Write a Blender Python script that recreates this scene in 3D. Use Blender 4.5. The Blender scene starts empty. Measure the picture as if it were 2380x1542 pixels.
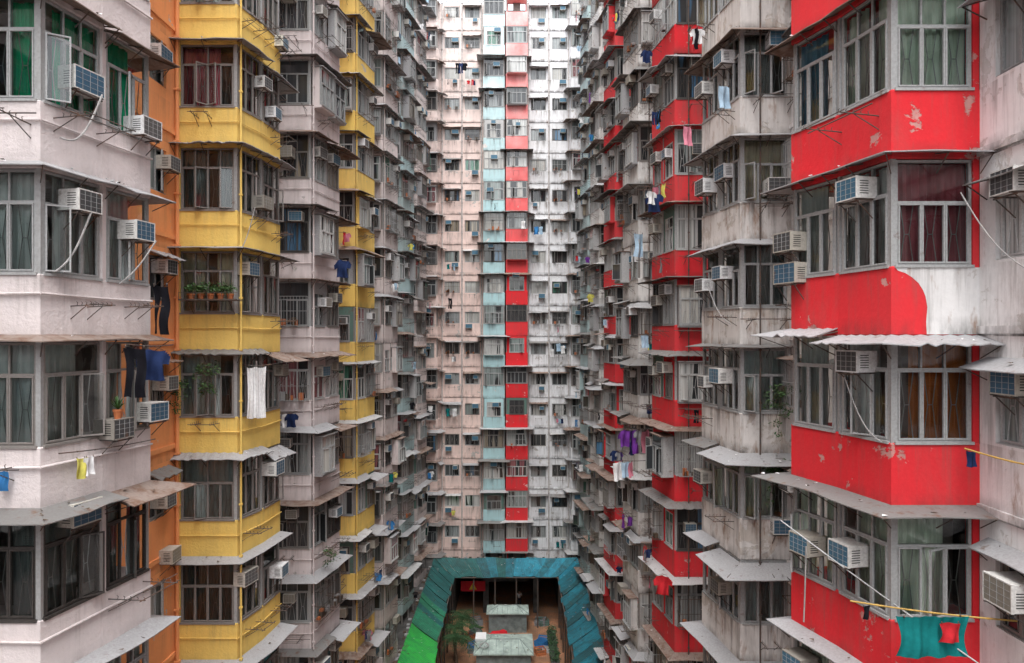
import bpy, math, random
from mathutils import Vector, Matrix
R=random.Random(11)
H=2.8; ZTOP=30.4; ZPOD=-20.0; ZG=-25.5
scene=bpy.context.scene
COL=scene.collection
# ------------------------------------------------------------ materials
def newmat(name):
    m=bpy.data.materials.new(name); m.use_nodes=True
    nt=m.node_tree; nt.nodes.clear()
    out=nt.nodes.new('ShaderNodeOutputMaterial'); b=nt.nodes.new('ShaderNodeBsdfPrincipled')
    nt.links.new(b.outputs[0],out.inputs[0])
    return m,nt,b
class NG:
    def __init__(s,nt): s.nt=nt
    def n(s,t,**k):
        x=s.nt.nodes.new(t)
        for a,v in k.items(): setattr(x,a,v)
        return x
    def link(s,a,b): s.nt.links.new(a,b)
    def val(s,inp,v):
        if hasattr(v,'is_output'): s.link(v,inp)
        else: inp.default_value=v
    def math(s,op,a,b=0.0,c=None,clamp=False):
        x=s.n('ShaderNodeMath',operation=op,use_clamp=clamp)
        s.val(x.inputs[0],a); s.val(x.inputs[1],b)
        if c is not None: s.val(x.inputs[2],c)
        return x.outputs[0]
    def noise(s,vec,scale,detail=3,rough=.55,dist=0):
        x=s.n('ShaderNodeTexNoise'); x.inputs['Scale'].default_value=scale
        x.inputs['Detail'].default_value=detail; x.inputs['Roughness'].default_value=rough
        x.inputs['Distortion'].default_value=dist
        if vec is not None: s.link(vec,x.inputs['Vector'])
        return x.outputs['Fac']
    def maprange(s,v,a,b,c=0.0,d=1.0):
        x=s.n('ShaderNodeMapRange'); x.clamp=True
        s.link(v,x.inputs[0])
        for i,q in enumerate((a,b,c,d)): x.inputs[i+1].default_value=q
        return x.outputs[0]
    def mix(s,f,a,b,blend='MIX'):
        x=s.n('ShaderNodeMix',data_type='RGBA',blend_type=blend)
        s.val(x.inputs[0],f)
        for i,v in ((6,a),(7,b)):
            if hasattr(v,'is_output'): s.link(v,x.inputs[i])
            else: x.inputs[i].default_value=(*v[:3],1)
        return x.outputs[2]
    def mapping(s,vec,sc):
        x=s.n('ShaderNodeMapping'); s.link(vec,x.inputs[0]); x.inputs['Scale'].default_value=sc
        return x.outputs[0]
    def bump(s,h,st,dist=.02):
        x=s.n('ShaderNodeBump'); x.inputs['Strength'].default_value=st; x.inputs['Distance'].default_value=dist
        s.link(h,x.inputs['Height']); return x.outputs[0]
    def ramp(s,v,els,interp='CONSTANT'):
        x=s.n('ShaderNodeValToRGB'); x.color_ramp.interpolation=interp
        e=x.color_ramp.elements
        while len(e)>1: e.remove(e[-1])
        e[0].position=els[0][0]; e[0].color=(*els[0][1],1)
        for p,c in els[1:]:
            q=e.new(p); q.color=(*c,1)
        s.link(v,x.inputs[0]); return x.outputs[0]
def plaster(name,col,dirt=.5,peel=0.0,rust=0.0,zoff=0.0,under=(.40,.38,.36),top_glare=None,fvar=.1,glare_z=(10,27)):
    m,nt,b=newmat(name); g=NG(nt)
    pos=g.n('ShaderNodeNewGeometry').outputs['Position']
    sep=g.n('ShaderNodeSeparateXYZ'); g.link(pos,sep.inputs[0])
    zq=g.math('MULTIPLY',g.math('SUBTRACT',sep.outputs[2],zoff-.16),1/H)
    big=g.noise(pos,.7,4)
    st=g.noise(g.mapping(pos,(6,6,.4)),1.0,4,.7)
    fine=g.noise(pos,14,3,.7)
    if top_glare: col0=g.mix(g.maprange(sep.outputs[2],glare_z[0],glare_z[1],0,.92),col,top_glare)  # bright light on the upper storeys, mixed into the wall colour by height
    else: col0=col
    c=g.mix(g.maprange(big,.35,.68,0,.6),col0,[x*.78+.015 for x in col])
    c=g.mix(g.maprange(fine,.4,.75,0,.25),c,[min(1,x*1.12+.02) for x in col])
    wn=g.n('ShaderNodeTexWhiteNoise',noise_dimensions='1D'); g.link(g.math('FLOOR',zq),wn.inputs['W'])
    c=g.mix(g.math('MULTIPLY',wn.outputs[0],fvar),c,(.32,.30,.28))
    h=fine
    # areas that stay clean and areas that are heavily stained
    zone=g.maprange(g.noise(pos,.45,3,.5),.38,.60,.35,1.1)
    if peel>0:
        pn=g.noise(pos,1.3,7,.68,.3)
        pm=g.maprange(pn,.655-peel*.14,.67-peel*.13)
        pm2=g.mix(g.noise(pos,6,3),under,[x*1.5 for x in under])
        c=g.mix(pm,c,pm2)
        h=g.math('SUBTRACT',g.math('MULTIPLY',fine,.4),g.math('MULTIPLY',pm,.8))
    c=g.mix(g.math('MULTIPLY',g.maprange(g.noise(g.mapping(pos,(1.3,1.3,.6)),1.0,5,.7,.4),.50,.78,0,.7*dirt),zone),c,(.17,.145,.125))
    sm=g.math('MULTIPLY',g.maprange(st,.52,.76,0,.80*dirt),zone,clamp=True)
    c=g.mix(sm,c,(.13,.11,.095))
    zm=g.math('FRACT',zq)
    edge=g.maprange(zm,.0,.12,1,0)
    wob=g.noise(g.mapping(pos,(2.2,2.2,.8)),1.0,4,.7)
    em=g.math('MULTIPLY',edge,g.maprange(wob,.38,.62,0,min(1,dirt*1.4)))
    c=g.mix(em,c,(.055,.047,.042))
    sill=g.math('MULTIPLY',g.maprange(zm,.14,.395,0,1),g.maprange(st,.44,.64,0,min(1,.75*dirt)))
    sill=g.math('MULTIPLY',g.math('MULTIPLY',sill,g.math('LESS_THAN',zm,.40)),zone,clamp=True)
    c=g.mix(sill,c,(.13,.11,.095))
    if rust>0:
        rn=g.noise(g.mapping(pos,(3,3,.8)),1.3,5,.7)
        c=g.mix(g.maprange(rn,.60-rust*.07,.76-rust*.07,0,.75),c,(.26,.13,.065))
    g.link(c,b.inputs['Base Color']); b.inputs['Roughness'].default_value=.88
    b.inputs['Specular IOR Level'].default_value=.25
    g.link(g.bump(h,.6,.025),b.inputs['Normal'])
    return m
def metal(name,col,rust=.4,rough=.6,rand=None,mtl=0.0):
    m,nt,b=newmat(name); g=NG(nt)
    pos=g.n('ShaderNodeNewGeometry').outputs['Position']
    n=g.noise(pos,3.5,4,.7); f=g.noise(pos,22,3,.6)
    if rand:
        oi=g.n('ShaderNodeObjectInfo').outputs['Random']
        base=g.ramp(oi,rand)
    else: base=g.mix(0.0,col,col)
    c=g.mix(g.maprange(f,.35,.7,0,.35),base,(.12,.11,.10))
    c=g.mix(g.maprange(n,.66-rust*.25,.76-rust*.15,0,.85),c,(.14,.07,.04))
    g.link(c,b.inputs['Base Color']); b.inputs['Roughness'].default_value=rough; b.inputs['Metallic'].default_value=mtl
    return m
def plain(name,col,rough=.8,var=.25,scale=6,spec=.3):
    m,nt,b=newmat(name); g=NG(nt)
    pos=g.n('ShaderNodeNewGeometry').outputs['Position']
    n=g.noise(pos,scale,4,.65)
    c=g.mix(g.maprange(n,.3,.72,0,1),col,[x*(1-var*2 if var<.5 else .05) for x in col])
    g.link(c,b.inputs['Base Color']); b.inputs['Roughness'].default_value=rough
    b.inputs['Specular IOR Level'].default_value=spec
    return m
def pane_mat():
    m,nt,b=newmat('window_pane'); g=NG(nt)
    oi=g.n('ShaderNodeObjectInfo').outputs['Random']
    tc=g.n('ShaderNodeTexCoord').outputs['Object']
    add=g.n('ShaderNodeVectorMath',operation='ADD'); g.link(tc,add.inputs[0])
    cmb=g.n('ShaderNodeCombineXYZ'); r2=g.math('MULTIPLY',oi,91.0); g.link(r2,cmb.inputs[0]); g.link(r2,cmb.inputs[1])
    g.link(cmb.outputs[0],add.inputs[1]); v=add.outputs[0]
    cc=g.ramp(oi,[(0,(.03,.035,.04)),(.12,(.34,.37,.37)),(.28,(.08,.09,.09)),(.36,(.52,.51,.47)),(.50,(.24,.29,.28)),(.62,(.30,.25,.18)),(.68,(.04,.04,.04)),(.73,(.60,.61,.59)),(.86,(.26,.08,.09)),(.90,(.06,.22,.15)),(.93,(.06,.18,.32)),(.96,(.03,.03,.032))])
    fold=g.noise(g.mapping(v,(16,1,.25)),1.0,2,.5)
    cc=g.mix(g.maprange(fold,.38,.64,0,.65),cc,(.015,.017,.019))
    cov=g.noise(g.mapping(v,(1.6,.1,.12)),1.0,1,.3)
    cc=g.mix(g.maprange(cov,.56,.575),cc,(.012,.014,.016))
    g.link(cc,b.inputs['Base Color']); b.inputs['Roughness'].default_value=.9
    b.inputs['Coat Weight'].default_value=1; b.inputs['Coat Roughness'].default_value=.04; b.inputs['Coat IOR'].default_value=1.6
    return m
def glass_mat():
    m=bpy.data.materials.new('clear_glass'); m.use_nodes=True; nt=m.node_tree; nt.nodes.clear(); g=NG(nt)
    out=g.n('ShaderNodeOutputMaterial'); t=g.n('ShaderNodeBsdfTransparent'); t.inputs[0].default_value=(.88,.93,.91,1)
    gl=g.n('ShaderNodeBsdfGlossy'); gl.inputs['Roughness'].default_value=.03
    fr=g.n('ShaderNodeFresnel'); fr.inputs[0].default_value=1.75
    mx=g.n('ShaderNodeMixShader'); g.link(fr.outputs[0],mx.inputs[0]); g.link(t.outputs[0],mx.inputs[1]); g.link(gl.outputs[0],mx.inputs[2])
    g.link(mx.outputs[0],out.inputs[0]); return m
def curtain_mat(name,col):
    m,nt,b=newmat(name); g=NG(nt)
    pos=g.n('ShaderNodeNewGeometry').outputs['Position']
    n=g.noise(g.mapping(pos,(1,1,.3)),5,3)
    c=g.mix(g.maprange(n,.35,.7),col,[x*.65 for x in col])
    g.link(c,b.inputs['Base Color']); b.inputs['Roughness'].default_value=.95
    return m
FR=[(0,(.32,.33,.33)),(.35,(.43,.44,.44)),(.6,(.23,.215,.20)),(.72,(.55,.55,.54)),(.92,(.08,.075,.07))]
M=dict(
 mauve=plaster('mauve_plaster',(.76,.69,.68),.26,.0,0,.05,fvar=.03),
 orange=plaster('orange_plaster',(.88,.36,.14),.22,.02,0,-.35,fvar=.04),
 yellow=plaster('yellow_plaster',(.92,.64,.17),.24,.0,.0,-.35,fvar=.03),
 pinkw=plaster('pinkish_plaster',(.76,.68,.675),.38,.05,.0,-.6),
 yellow2=plaster('ochre_plaster',(.90,.62,.16),.38,.06,.0,-1.25),
 pale=plaster('pale_plaster',(.74,.65,.63),.58,.22,.15,-.3,fvar=.3),
 minto=plaster('mint_side_plaster',(.44,.59,.60),.55,.2,.1,.3,fvar=.3),
 red=plaster('red_paint_plaster',(.74,.022,.032),.42,.24,.0,.15,(.45,.22,.20),fvar=.05),
 red2=plaster('red_wall_plaster',(.72,.024,.035),.50,.22,.1,-.55,(.45,.25,.23),fvar=.1),
 grey=plaster('peeling_grey_plaster',(.74,.71,.68),.85,.72,.8,-.2,(.46,.42,.38)),
 white=plaster('white_plaster',(.80,.79,.78),.60,.5,.3,.15,(.50,.48,.46),fvar=.05),
 white2=plaster('weathered_white_plaster',(.76,.75,.73),.80,.5,.5,-1.0,fvar=.15),
 bpink=plaster('pale_pink_plaster',(.84,.65,.59),.58,.22,.12,.08,top_glare=(.88,.80,.77),glare_z=(10,28)),  # end walls: paler second colour stands for stronger light near the top
 bmint=plaster('mint_plaster',(.44,.66,.69),.45,.18,.0,.08,(.6,.55,.52),top_glare=(.68,.82,.84)),
 bred=plaster('red_column_plaster',(.76,.02,.03),.36,.15,.0,.08,(.6,.38,.36),top_glare=(.94,.55,.53),fvar=.08,glare_z=(5,24)),
 bwhite=plaster('court_white_plaster',(.82,.83,.85),.75,.22,.10,.08,top_glare=(.88,.88,.90)),
 core=plain('dark_interior',(.03,.03,.032),.95,.2),
 room=plain('room_interior',(.20,.185,.17),.95,.2),
 frame=metal('aluminium_frame',(.4,.4,.4),.0,.45,FR),
 framed=metal('dark_frame',(.04,.035,.032),.0,.5),
 frameg=metal('grey_frame',(.40,.41,.41),.0,.45),
 framebr=metal('bronze_frame',(.26,.24,.225),.0,.5),
 iron=metal('rusty_iron',(.07,.06,.055),.8,.7),
 aw0=metal('zinc_awning',(.38,.38,.39),.2,.6),
 aw1=metal('sooty_awning',(.19,.185,.18),.45,.75),
 aw2=metal('rusty_awning',(.26,.20,.17),.85,.8),
 aw3=metal('pale_awning',(.48,.48,.48),.3,.7),
 aw4=metal('green_sheet_awning',(.10,.20,.17),.45,.7),
 pane=pane_mat(), glass=glass_mat(),
 casing=metal('cream_casing',(.6,.6,.58),.10,.5,[(0,(.74,.73,.70)),(.35,(.60,.58,.52)),(.55,(.78,.78,.78)),(.78,(.46,.43,.37)),(.92,(.28,.26,.23))]),
 coil=metal('condenser_coil',(.09,.12,.15),.2,.5,[(0,(.03,.11,.19)),(.22,(.05,.055,.06)),(.45,(.04,.15,.24)),(.62,(.10,.10,.10)),(.8,(.26,.24,.20))]),
 slot=plain('vent_slot',(.025,.025,.025)),
 pvc=plain('painted_pipe',(.60,.56,.54),.6,.2),
 cable=plain('grey_cable',(.46,.45,.44),.6,.2),
 bamboo=plain('bamboo',(.60,.38,.10),.6,.2),
 leaf=plain('leaf_green',(.06,.14,.035),.6,.4,9),
 leafd=plain('palm_green',(.045,.11,.04),.55,.4,9),
 bark=plain('palm_bark',(.14,.10,.07),.9,.3),
 terra=plain('terracotta',(.55,.18,.07),.8,.2),
 conc=plain('dark_concrete',(.12,.115,.11),.9,.35,1.5),
 skin=plain('skin',(.50,.32,.24),.6,.05), hair=plain('black_hair',(.015,.012,.01)),
 cwhite=plain('white_cotton',(.8,.8,.8),.9,.06), cdark=plain('dark_denim',(.03,.035,.05),.9,.2),
)
CURT={'grey':curtain_mat('grey_sheer',(.66,.73,.72)),'green':curtain_mat('green_curtain',(.01,.48,.24)),
 'wine':curtain_mat('wine_curtain',(.46,.11,.14)),'beige':curtain_mat('beige_curtain',(.68,.62,.46)),
 'pale':curtain_mat('pale_curtain',(.74,.85,.72)),'dark':curtain_mat('dark_curtain',(.19,.23,.23)),
 'orange':curtain_mat('orange_blind',(.62,.20,.05)),'blue':curtain_mat('blue_curtain',(.14,.34,.48))}
# ------------------------------------------------------------ mesh builder
def V2(x,y): return Vector((x,y))
def offs(poly,o):
    out=[]
    n=len(poly)
    for i in range(n):
        ns=[]
        for j in (i-1,i):
            if 0<=j<n-1:
                t=(poly[j+1]-poly[j]).normalized(); ns.append(Vector((t.y,-t.x)))
        if len(ns)==1: nn=ns[0]
        else:
            b=(ns[0]+ns[1]).normalized(); nn=b/max(.35,b.dot(ns[0]))
        out.append(poly[i]+nn*o)
    return out
def subdiv(poly,step):
    out=[poly[0]]
    for a,b in zip(poly,poly[1:]):
        k=max(1,int(round((b-a).length/step)))
        for i in range(1,k+1): out.append(a.lerp(b,i/k))
    return out
class MB:
    def __init__(s): s.v=[];s.f=[];s.m=[]
    def face(s,pts,m=0):
        i=len(s.v); s.v+= [tuple(p) for p in pts]; s.f.append(tuple(range(i,i+len(pts)))); s.m.append(m)
    def hexa(s,c,m=0):
        i=len(s.v); s.v+=[tuple(p) for p in c]
        for q in ((0,3,2,1),(4,5,6,7),(0,1,5,4),(1,2,6,5),(2,3,7,6),(3,0,4,7)):
            s.f.append(tuple(i+k for k in q)); s.m.append(m)
    def box(s,x0,x1,y0,y1,z0,z1,m=0,M=None):
        c=[Vector(p) for p in ((x0,y0,z0),(x1,y0,z0),(x1,y1,z0),(x0,y1,z0),(x0,y0,z1),(x1,y0,z1),(x1,y1,z1),(x0,y1,z1))]
        if M: c=[M@p for p in c]
        s.hexa(c,m)
    def seg(s,A,B,s0,s1,o0,o1,z0,z1,m=0):
        t=(B-A).normalized(); n=Vector((t.y,-t.x))
        P=[A+t*s0+n*o1,A+t*s1+n*o1,A+t*s1+n*o0,A+t*s0+n*o0]
        s.hexa([(p.x,p.y,z0) for p in P]+[(p.x,p.y,z1) for p in P],m)
    def tube(s,p,q,r,m=0,n=6):
        p=Vector(p);q=Vector(q);d=(q-p)
        if d.length<1e-6: return
        d.normalize(); a=d.orthogonal().normalized(); b=d.cross(a); i=len(s.v)
        for c in (p,q):
            for k in range(n):
                an=2*math.pi*k/n; s.v.append(tuple(c+a*(r*math.cos(an))+b*(r*math.sin(an))))
        for k in range(n):
            k2=(k+1)%n; s.f.append((i+k,i+k2,i+n+k2,i+n+k)); s.m.append(m)
        s.f.append(tuple(i+k for k in reversed(range(n)))); s.m.append(m)
        s.f.append(tuple(i+n+k for k in range(n))); s.m.append(m)
    def path(s,pts,r,m=0,n=6):
        for a,b in zip(pts,pts[1:]): s.tube(a,b,r,m,n)
    def sweep(s,poly,prof,m=0,jit=0):
        rows=[[ (p.x,p.y,z+(R.uniform(-jit,jit) if jit else 0)) for p in offs(poly,o)] for o,z in prof]
        i=len(s.v); n=len(poly)
        for r in rows: s.v+=r
        for a in range(len(prof)-1):
            for k in range(n-1):
                s.f.append((i+a*n+k,i+(a+1)*n+k,i+(a+1)*n+k+1,i+a*n+k+1)); s.m.append(m)
    def mesh(s,name,mats,smooth=False):
        me=bpy.data.meshes.new(name); me.from_pydata(s.v,[],s.f)
        for x in mats: me.materials.append(x)
        me.polygons.foreach_set('material_index',s.m)
        if smooth: me.polygons.foreach_set('use_smooth',[True]*len(s.f))
        me.update(); return me
    def obj(s,name,mats,parent=None,smooth=False,**k):
        return mkobj(name,s.mesh(name,mats,smooth),parent,**k)
def mkobj(name,data,parent=None,loc=None,rot=0,label=None,category=None,group=None,kind=None):
    o=bpy.data.objects.new(name,data); COL.objects.link(o)
    if parent: o.parent=parent
    if loc is not None: o.location=loc
    if rot: o.rotation_euler=(0,0,rot)
    if label: o['label']=label
    if category: o['category']=category
    if group: o['group']=group
    if kind: o['kind']=kind
    return o
# ------------------------------------------------------------ windows
WC={}
def window_mesh(w,h,detail,seed,wide=False):
    key=(round(w,2),round(h,2),detail,seed)
    if key in WC: return WC[key]
    r=random.Random(int(w*1000)*7+int(h*1000)*13+detail*101+seed)
    f=MB(); gl=MB(); gr=MB(); cu=MB()
    gm=1 if detail<2 else 0
    G=f if detail<2 else gl
    fw=.042
    f.box(-w/2,w/2,-.035,.035,0,fw); f.box(-w/2,w/2,-.035,.035,h-fw,h)
    f.box(-w/2,-w/2+fw,-.034,.034,fw,h-fw); f.box(w/2-fw,w/2,-.034,.034,fw,h-fw)
    f.box(-w/2-.02,w/2+.02,-.085,-.036,-.03,.015)
    tall=h>1.25
    zt=h*(.69 if seed%3 else .60) if tall else h
    nc=max(2,int(round(w/.40)))
    iw=w-2*fw
    def pane(x0,x1,z0,z1,Mx):
        a,b2=r.uniform(-.006,.006),r.uniform(-.006,.006)
        pts=[Vector((x0,-.008+a,z0)),Vector((x1,-.008-a,z0)),Vector((x1,-.008-a+b2,z1)),Vector((x0,-.008+a+b2,z1))]
        if Mx: pts=[Mx@p for p in pts]
        G.face(pts,gm)
    def cell(x0,x1,z0,z1,Mx=None,sub=True):
        if sub:
            t=.025
            f.box(x0,x1,-.05,-.012,z0,z0+t,0,Mx); f.box(x0,x1,-.05,-.012,z1-t,z1,0,Mx)
            f.box(x0,x0+t,-.049,-.013,z0+t,z1-t,0,Mx); f.box(x1-t,x1,-.049,-.013,z0+t,z1-t,0,Mx)
            pane(x0+t,x1-t,z0+t,z1-t,Mx)
        else: pane(x0,x1,z0,z1,Mx)
    if tall:
        f.box(-w/2+fw,w/2-fw,-.036,.03,zt-.02,zt+.02)
        nt_=max(1,nc//2) if seed%2 else nc
        for i in range(nt_):
            x0=-w/2+fw+iw*i/nt_; x1=-w/2+fw+iw*(i+1)/nt_
            if i: f.box(x0-.014,x0+.014,-.033,.028,zt+.02,h-fw)
            cell(x0,x1,zt+.021,h-fw-.001,None,False)
    top=(zt-.021) if tall else h-fw-.001
    for i in range(nc):
        x0=-w/2+fw+iw*i/nc; x1=-w/2+fw+iw*(i+1)/nc
        if i: f.box(x0-.012,x0+.012,-.032,.027,fw,top)
        Mx=None
        if r.random()<(.2 if seed%2 else .07):
            an=r.uniform(.4,1.25)
            if i%2==0:
                Mx=Matrix.Translation((x0,-.03,0))@Matrix.Rotation(-an,4,'Z')@Matrix.Translation((-x0,.03,0))
            else:
                Mx=Matrix.Translation((x1,-.03,0))@Matrix.Rotation(an,4,'Z')@Matrix.Translation((-x1,.03,0))
        cell(x0+.004,x1-.004,fw+.001,top,Mx)
        if Mx and detail<2: f.face([(x0,.03,fw),(x1,.03,fw),(x1,.03,top),(x0,.03,top)],1)
        wv=x1-x0; zm=(fw+top)/2; y=.045 if detail==2 else -.018
        if detail==2 or seed%2==0:
            tgt=gr if detail==2 else f; rr=.009 if detail==2 else .010
            for a,b2 in (((x0+.22*wv,fw),(x0+.40*wv,zm)),((x0+.40*wv,zm),(x0+.22*wv,top)),((x1-.22*wv,fw),(x1-.40*wv,zm)),((x1-.40*wv,zm),(x1-.22*wv,top)),((x0+.4*wv,zm),(x1-.4*wv,zm)) ):
                tgt.tube((a[0],y,a[1]),(b2[0],y,b2[1]),rr,0,3)
    if detail==2:
        spans=[[(-w/2,w/2)],[(-w/2,w*.2)],[(-w/2,-w*.08),(w*.14,w/2)],[(-w/2,w/2)],[(-w*.25,w/2)]][seed%5]
        for a,b2 in spans:
            n=int((b2-a)/.018); rows=[]
            ph=r.uniform(0,9); fq=r.uniform(36,58)
            for zi,z in enumerate((.0,h*.5,h-.04)):
                rows.append([(a+(b2-a)*i/n, .11+.024*math.sin((a+(b2-a)*i/n)*fq+ph+.8*math.sin(i*.21+zi)+1.5*math.sin(i*.06+ph))+.012*math.sin(i*1.7), z) for i in range(n+1)])
            for q in range(2):
                for i in range(n): cu.face([rows[q][i],rows[q][i+1],rows[q+1][i+1],rows[q+1][i]])
    res=dict(f=f,gl=gl,gr=gr,cu=cu,cache={})
    WC[key]=res; return res
def put_window(parent,pos,rot,w,h,detail,seed=None,curt=None,frame='frame',label=None):
    seed=R.randrange(5) if seed is None else seed
    w=round(w,2); h=round(h,2)
    W=window_mesh(w,h,detail,seed); c=W['cache']
    if detail<2:
        k=('m',frame)
        if k not in c: c[k]=W['f'].mesh('window',[M[frame],M['pane']])
        return mkobj('window',c[k],parent,pos,rot,label=label)
    k=('f',frame)
    if k not in c: c[k]=W['f'].mesh('window_frame',[M[frame]])
    o=mkobj('window',c[k],parent,pos,rot,label=label)
    if 'gl' not in c:
        c['gl']=W['gl'].mesh('glass',[M['glass']]); c['gr']=W['gr'].mesh('grille',[M['frameg']])
    mkobj('glass',c['gl'],o)
    mkobj('grille',c['gr'],o)
    cn=curt or R.choice(['grey','grey','pale','beige','dark','grey'])
    k=('cu',cn)
    if k not in c: c[k]=W['cu'].mesh('curtain',[CURT[cn]],True)
    mkobj('curtain',c[k],o)
    return o
CG={}
def put_cage(parent,pos,rot,w,h):
    w=round(w,1); h=round(h,1); v=R.randrange(3); k=(w,h,v)
    if k not in CG:
        mb=MB(); d=.34
        for z in (0,h*.5,h):
            mb.tube((-w/2,-d,z),(w/2,-d,z),.012,0,4)
            for sx in (-w/2,w/2): mb.tube((sx,0,z),(sx,-d,z),.012,0,4)
        n=int(w/.11)
        for i in range(n+1): x=-w/2+w*i/n; mb.tube((x,-d,0),(x,-d,h),.007,0,4); mb.tube((x,0,0),(x,-d,0),.006,0,4)
        for y in (-.1,-.2): 
            for sx in (-w/2,w/2): mb.tube((sx,y,0),(sx,y,h),.007,0,4)
        rr=random.Random(v*7+int(w*10))
        for _ in range(3+v*2):
            x=rr.uniform(-w*.4,w*.4); s=rr.uniform(.04,.10); hh=rr.uniform(.08,.35)
            mb.box(x-s,x+s,-.25,-.25+s*1.6,.012,hh,rr.choice((1,2,3)))
        CG[k]=[mb.mesh('window_cage',[M[q],M['terra'],M['aw0'],M['bark']]) for q in ('iron','frameg')]
    mkobj('window_cage',R.choice(CG[k]),parent,pos,rot)
# ------------------------------------------------------------ placements
ACS=[];RACKS=[];CLOTHES=[]
def fp(A,B,s,o,z):
    t=(B-A).normalized(); n=Vector((t.y,-t.x)); p=A+t*s+n*o
    return Vector((p.x,p.y,z)), math.atan2(t.y,t.x)
def add_ac(A,B,s,z,o=0.0):
    p,r=fp(A,B,s,o,z); ACS.append((p,r+R.uniform(-.03,.03)))
def add_rack(A,B,s,z,cl=.25):
    p,r=fp(A,B,s,0.0,z); RACKS.append((p,r))
    if R.random()<cl:
        for i in range(R.choice((1,1,2,3,4))):
            q,_=fp(A,B,s+R.uniform(-.35,.35),R.uniform(.25,.6),z+.02)
            CLOTHES.append((q,r+R.choice((0,1.57))+R.uniform(-.3,.3),None,None))
def visible_floors(D,zoff,margin=1.2,zlo=ZPOD,zhi=ZTOP):
    lim=.5*D+margin
    out=[]
    for k in range(-9,13):
        z0=zoff+H*k
        if z0<zlo-.3 or z0+H>zhi+1.5: continue
        if z0<lim and z0+H>-lim: out.append(k)
    return out
AW=['aw0','aw1','aw2','aw3','aw1','aw2','aw0']
AWN=['aw0','aw1','aw2','aw0']
def awning(parent,poly,z,out,drop,mat,detail,corr=False):
    mb=MB(); step=.12 if corr else .45
    P=subdiv(poly,step)
    outer=offs(P,out); inner=offs(P,.0); zz=[]
    tilt=R.uniform(-.06,.06)
    for i in range(len(P)):
        zz.append(z-drop+R.uniform(-.025,.025)+tilt*i/len(P)+(.02*(i%2) if corr else 0))
    th=.018
    for i in range(len(P)-1):
        ci=.02*(i%2) if corr else 0; cj=.02*((i+1)%2) if corr else 0
        a=(inner[i].x,inner[i].y,z+ci); b=(inner[i+1].x,inner[i+1].y,z+cj)
        c=(outer[i+1].x,outer[i+1].y,zz[i+1]); d=(outer[i].x,outer[i].y,zz[i])
        lo=[(p[0],p[1],p[2]-th) for p in (a,b,c,d)]
        mb.face((a,d,c,b),0); mb.face(lo,0); mb.face((d,lo[3],lo[2],c),0)
        if i==0: mb.face((a,lo[0],lo[3],d),0)
        if i==len(P)-2: mb.face((b,c,lo[2],lo[1]),0)
    B=subdiv(poly,.75)
    wi=offs(B,.0); wo=offs(B,out*.85); wm=offs(B,.02)
    for i in range(len(B)):
        zo=z-drop*.85-.035
        mb.tube((wi[i].x,wi[i].y,z-.045),(wo[i].x,wo[i].y,zo),.013,1,4)
        mb.tube((wm[i].x,wm[i].y,z-.36),(wo[i].x,wo[i].y,zo),.011,1,4)
    for _ in range(R.randrange(5,22) if detail>0 else R.randrange(0,7)):
        i=R.randrange(len(P)-1); f=R.uniform(.15,.9)
        p=inner[i].lerp(outer[i],f); zc=z-drop*f+.012; s=R.uniform(.015,.075)
        pts=[(p.x+R.uniform(-s,s),p.y+R.uniform(-s,s),zc+R.uniform(0,.03)) for _ in range(4)]
        mb.face(pts,2 if R.random()<.4 else 3)
    mb.obj('awning',[M[mat],M['iron'],M['cwhite'],M['bark']],parent)
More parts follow.
